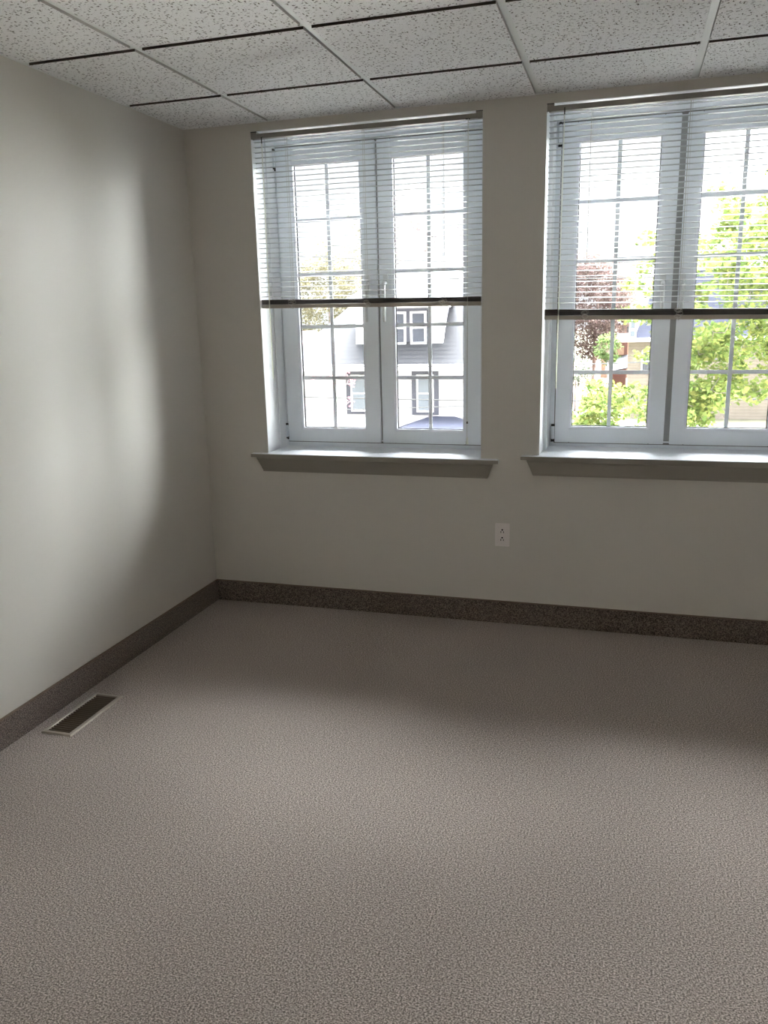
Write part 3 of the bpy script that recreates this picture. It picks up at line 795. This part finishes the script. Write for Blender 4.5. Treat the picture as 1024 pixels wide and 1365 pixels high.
m_maple = leaf_mat('maple_leaf', [(.050, .080, .024, 1), (.082, .112, .030, 1), (.13, .148, .042, 1), (.066, .096, .032, 1), (.16, .16, .05, 1)], .45)
m_yellow = leaf_mat('spring_yellow_leaf', [(.085, .078, .044, 1), (.115, .102, .058, 1), (.07, .07, .045, 1)], .35)
m_pinkbud = leaf_mat('pink_bud', [(.105, .070, .068, 1), (.135, .092, .085, 1), (.10, .08, .06, 1)], .3)
m_purple = leaf_mat('purple_grey_bud', [(.13, .10, .115, 1), (.16, .13, .14, 1), (.17, .15, .10, 1)], .3)
m_blossom = leaf_mat('pink_blossom', [(.36, .14, .17, 1), (.30, .09, .12, 1), (.42, .22, .24, 1)], .35)
m_green = leaf_mat('mid_green_leaf', [(.055, .085, .035, 1), (.09, .125, .04, 1), (.07, .10, .045, 1)], .35)
m_bush = leaf_mat('grey_green_leaf', [(.065, .085, .06, 1), (.09, .11, .07, 1), (.16, .16, .15, 1)], .3)

# street maple just outside the right window
rng = np.random.default_rng(5)
tips = []
tips += ell_tips(rng, (4.2, 6.4, 1.75), (1.55, 1.3, 1.65), 190)
tips += ell_tips(rng, (3.2, 6.0, 1.55), (.60, .8, 1.25), 60)
tips += ell_tips(rng, (2.95, 6.0, .75), (.50, .8, .55), 26)
tips += ell_tips(rng, (2.35, 5.9, .42), (.85, .8, .40), 54)
tips += ell_tips(rng, (1.75, 5.8, .05), (.40, .6, .40), 24)
tips += [(2.22, 5.9, 1.95), (2.10, 6.0, 1.78), (2.32, 6.0, 1.72), (2.42, 5.9, 2.02), (2.30, 6.1, 1.42), (2.42, 6.0, 1.50), (2.12, 5.9, 1.45), (2.26, 5.9, 2.25), (2.30, 6.1, .98), (2.45, 6.0, 1.25)]
tips = [t for t in tips if not (3.0 < t[0] < 3.9 and t[2] < .50 and t[1] < 7.0)]
tree('maple_tree', 'leafy yellow green maple tree filling the view through the right window', 'tree', (4.3, 6.9, GZ), (4.05, 6.7, 2.4), .13, tips, 11,
     M['bark'], m_maple, .058, LEAF, 62, .19, wander=.10)

# bare trees with yellow buds behind the neighbour's roof
rng = np.random.default_rng(8)
bt = [('yellow budding tree left of the house roof in the left window', (-15.6, 44, GZ), (-15.5, 44, 3.0), ell_tips(rng, (-15.6, 44, 2.4), (2.3, 2, 3.2), 150), m_yellow, 16, .16),
      ('thin grey tree with yellow buds rising left of the roof peak', (-14.2, 51, GZ), (-14.1, 51, 6.2), ell_tips(rng, (-14.4, 51, 5.6), (1.6, 2, 3.4), 130), m_yellow, 11, .13),
      ('tall bare purplish tree directly behind the roof peak', (-10.9, 46, GZ), (-10.8, 46, 6.0), ell_tips(rng, (-10.8, 46, 5.2), (1.9, 2, 3.6), 150), m_purple, 15, .12),
      ('bare purplish tree right of the roof peak at the window edge', (-7.4, 52, GZ), (-7.3, 52, 5.6), ell_tips(rng, (-7.4, 52, 4.6), (1.9, 2, 4.2), 150), m_purple, 15, .13)]
for lab, b, t, tp, lm, per, sz in bt:
    tree('bare_tree' if lm is m_purple else 'budding_tree', lab, 'tree', b, t, .16, tp, int(abs(b[0]*10)), M['twig'], lm, sz, OVAL, per, .40, group='trees behind the neighbour\'s roof', sides=4, wander=.16, twigs=2, tw_len=.9)

# pinkish tree and bushes in the right window's left casement
tree('budding_tree', 'broad brownish pink budding tree behind the left pane of the right window', 'tree', (.2, 46, GZ), (.3, 46, 2.6), .18,
     ell_tips(np.random.default_rng(3), (-.1, 46, 1.75), (2.3, 1.6, 3.1), 300), 31, M['twigpink'], m_pinkbud, .13, OVAL, 26, .38, sides=4, wander=.15, twigs=2, tw_len=.8)
tree('budding_tree', 'olive brown budding tree right of the brownish pink one', 'tree', (2.1, 70, GZ), (2.1, 70, 1.9), .15,
     ell_tips(np.random.default_rng(4), (1.9, 70, 1.2), (1.2, 1, 2.9), 120), 32, M['twigpink'], m_yellow, .14, OVAL, 9, .34, sides=4, wander=.15, twigs=2, tw_len=.7)
tree('young_tree', 'small bright green young tree in front of the brownish pink tree', 'tree', (1.3, 33, GZ), (1.3, 33, 0), .06,
     ell_tips(np.random.default_rng(6), (1.28, 33, -.02), (.46, .5, .68), 44), 33, M['twig'], m_green, .13, OVAL, 26, .28, sides=4)
tree('shrub', 'grey green flowering shrub at the lower left of the right window view', 'shrub', (-.35, 38, GZ), (-.35, 38, -1.6), .06,
     ell_tips(np.random.default_rng(7), (-.35, 38, -1.25), (.75, .6, .75), 50), 34, M['twig'], m_bush, .12, OVAL, 26, .28, sides=4)
tree('flowering_tree', 'small tree with pink blossom twigs in front of the white house', 'tree', (-4.75, 14, GZ), (-4.7, 14, -1.5), .06,
     [(-4.75, 14, .32), (-4.55, 14.1, .18), (-4.35, 13.9, .02), (-4.60, 14, -.05), (-4.80, 14.1, -.12), (-4.3, 14, -.22), (-4.75, 13.9, -.45), (-4.45, 14, -.62), (-4.25, 14.1, -.52), (-4.6, 14, -.85), (-4.85, 13.9, -.78), (-4.05, 14, -.40), (-4.30, 14, -.80), (-4.95, 14.1, .1), (-5.1, 14, -.4), (-4.1, 14, .25), (-3.98, 14.1, .05)], 35,
     M['twig'], m_blossom, .055, OVAL, 20, .11, sides=4, wander=.2, flat=.9, leafpart='blossoms')

# power lines
def cable(label, a, b, sag, r=.014):
    mb = MB(); a, b = Vector(a), Vector(b)
    mb.tube([a+(b-a)*t/16+Vector((0, 0, -sag*4*(t/16)*(1-t/16))) for t in range(17)], r, 5)
    o = mb.build('power_cable', M['wire']); c = (a+b)/2; recentre(o, c); return tag(o, label, 'cable', 'power cables over the street')
cable('power cable crossing high in front of the brownish pink tree', (-14, 15.3, 4.0), (16, 14.6, 2.9), .9)
cable('second power cable just below the highest one', (-14, 15.6, 3.5), (16, 14.9, 2.75), .9)
cable('lower cable sagging across the grey roof of the white house', (-14, 16, .75), (14, 15, 1.2), .65)
cable('lowest cable crossing the white siding and its windows', (-14, 17, -1.0), (14, 16, .6), .45)
cable('pale service cable above the shrub in the right window', (-12, 20, -.75), (12, 20, -.65), .25, .02)
#@@EXT1

# ------------------------------------------------------------------ sky, light, camera
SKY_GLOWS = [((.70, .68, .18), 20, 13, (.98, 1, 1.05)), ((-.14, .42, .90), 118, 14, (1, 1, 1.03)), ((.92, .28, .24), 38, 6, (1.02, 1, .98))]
wd = bpy.data.worlds.new('overcast_sky'); sc.world = wd; wd.use_nodes = True
nt = wd.node_tree; bg = nt.nodes['Background']
tc = nt.nodes.new('ShaderNodeTexCoord'); sp = nt.nodes.new('ShaderNodeSeparateXYZ'); nt.links.new(tc.outputs['Generated'], sp.inputs['Vector'])
n = nt.nodes.new('ShaderNodeTexNoise'); n.inputs['Scale'].default_value = 2.5; n.inputs['Detail'].default_value = 4
nt.links.new(tc.outputs['Generated'], n.inputs['Vector'])
r = ramp(nt, sp.outputs['Z'], [(0, (.36, .372, .39, 1)), (.23, (.39, .40, .42, 1)), (.42, (1.2, 1.27, 1.35, 1)), (.7, (4.0, 4.2, 4.5, 1)), (1, (4.0, 4.2, 4.5, 1))])
mr = nt.nodes.new('ShaderNodeMapRange'); mr.inputs['To Min'].default_value = .92; mr.inputs['To Max'].default_value = 1.08; nt.links.new(n.outputs['Fac'], mr.inputs['Value'])
mu = nt.nodes.new('ShaderNodeVectorMath'); mu.operation = 'SCALE'; nt.links.new(r.outputs['Color'], mu.inputs[0]); nt.links.new(mr.outputs['Result'], mu.inputs['Scale'])
# bright lobes added to the overcast, mostly out of view, to light the room: (direction, radiance, sharpness, tint)
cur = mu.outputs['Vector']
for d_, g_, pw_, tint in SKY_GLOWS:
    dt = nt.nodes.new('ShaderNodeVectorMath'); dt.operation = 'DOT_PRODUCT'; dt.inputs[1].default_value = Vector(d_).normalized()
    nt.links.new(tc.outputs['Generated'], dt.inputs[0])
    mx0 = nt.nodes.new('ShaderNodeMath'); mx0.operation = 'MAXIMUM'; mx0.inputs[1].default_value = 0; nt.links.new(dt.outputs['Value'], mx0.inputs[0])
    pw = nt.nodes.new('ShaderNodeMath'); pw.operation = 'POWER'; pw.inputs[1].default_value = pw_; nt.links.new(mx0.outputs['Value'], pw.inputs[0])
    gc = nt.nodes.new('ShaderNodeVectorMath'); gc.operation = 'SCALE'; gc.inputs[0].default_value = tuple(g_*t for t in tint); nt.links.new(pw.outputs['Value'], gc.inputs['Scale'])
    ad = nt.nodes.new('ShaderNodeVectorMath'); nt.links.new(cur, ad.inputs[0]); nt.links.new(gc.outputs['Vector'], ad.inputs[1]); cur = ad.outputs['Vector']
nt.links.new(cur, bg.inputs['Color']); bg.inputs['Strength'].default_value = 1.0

cd = bpy.data.cameras.new('camera'); cam = bpy.data.objects.new('camera', cd); C.objects.link(cam)
cam.location = (2.08631, -3.73501, 1.46984)
cam.rotation_euler = (1.33476558, .0226428388, .287908245)
cd.sensor_fit = 'HORIZONTAL'; cd.sensor_width = 36; cd.lens = 1073.87/1024*36
cd.clip_start = .02; cd.clip_end = 600
sc.camera = cam
sc.view_settings.view_transform = 'Standard'; sc.view_settings.look = 'None'
sc.view_settings.gamma = 1; sc.view_settings.use_curve_mapping = False
sc.view_settings.exposure = 1.7
sc.cycles.max_bounces = 14; sc.cycles.diffuse_bounces = 8; sc.cycles.transparent_max_bounces = 16
sc.cycles.use_denoising = True
sc.cycles.sample_clamp_indirect = 8
sc.cycles.caustics_reflective = False; sc.cycles.caustics_refractive = False
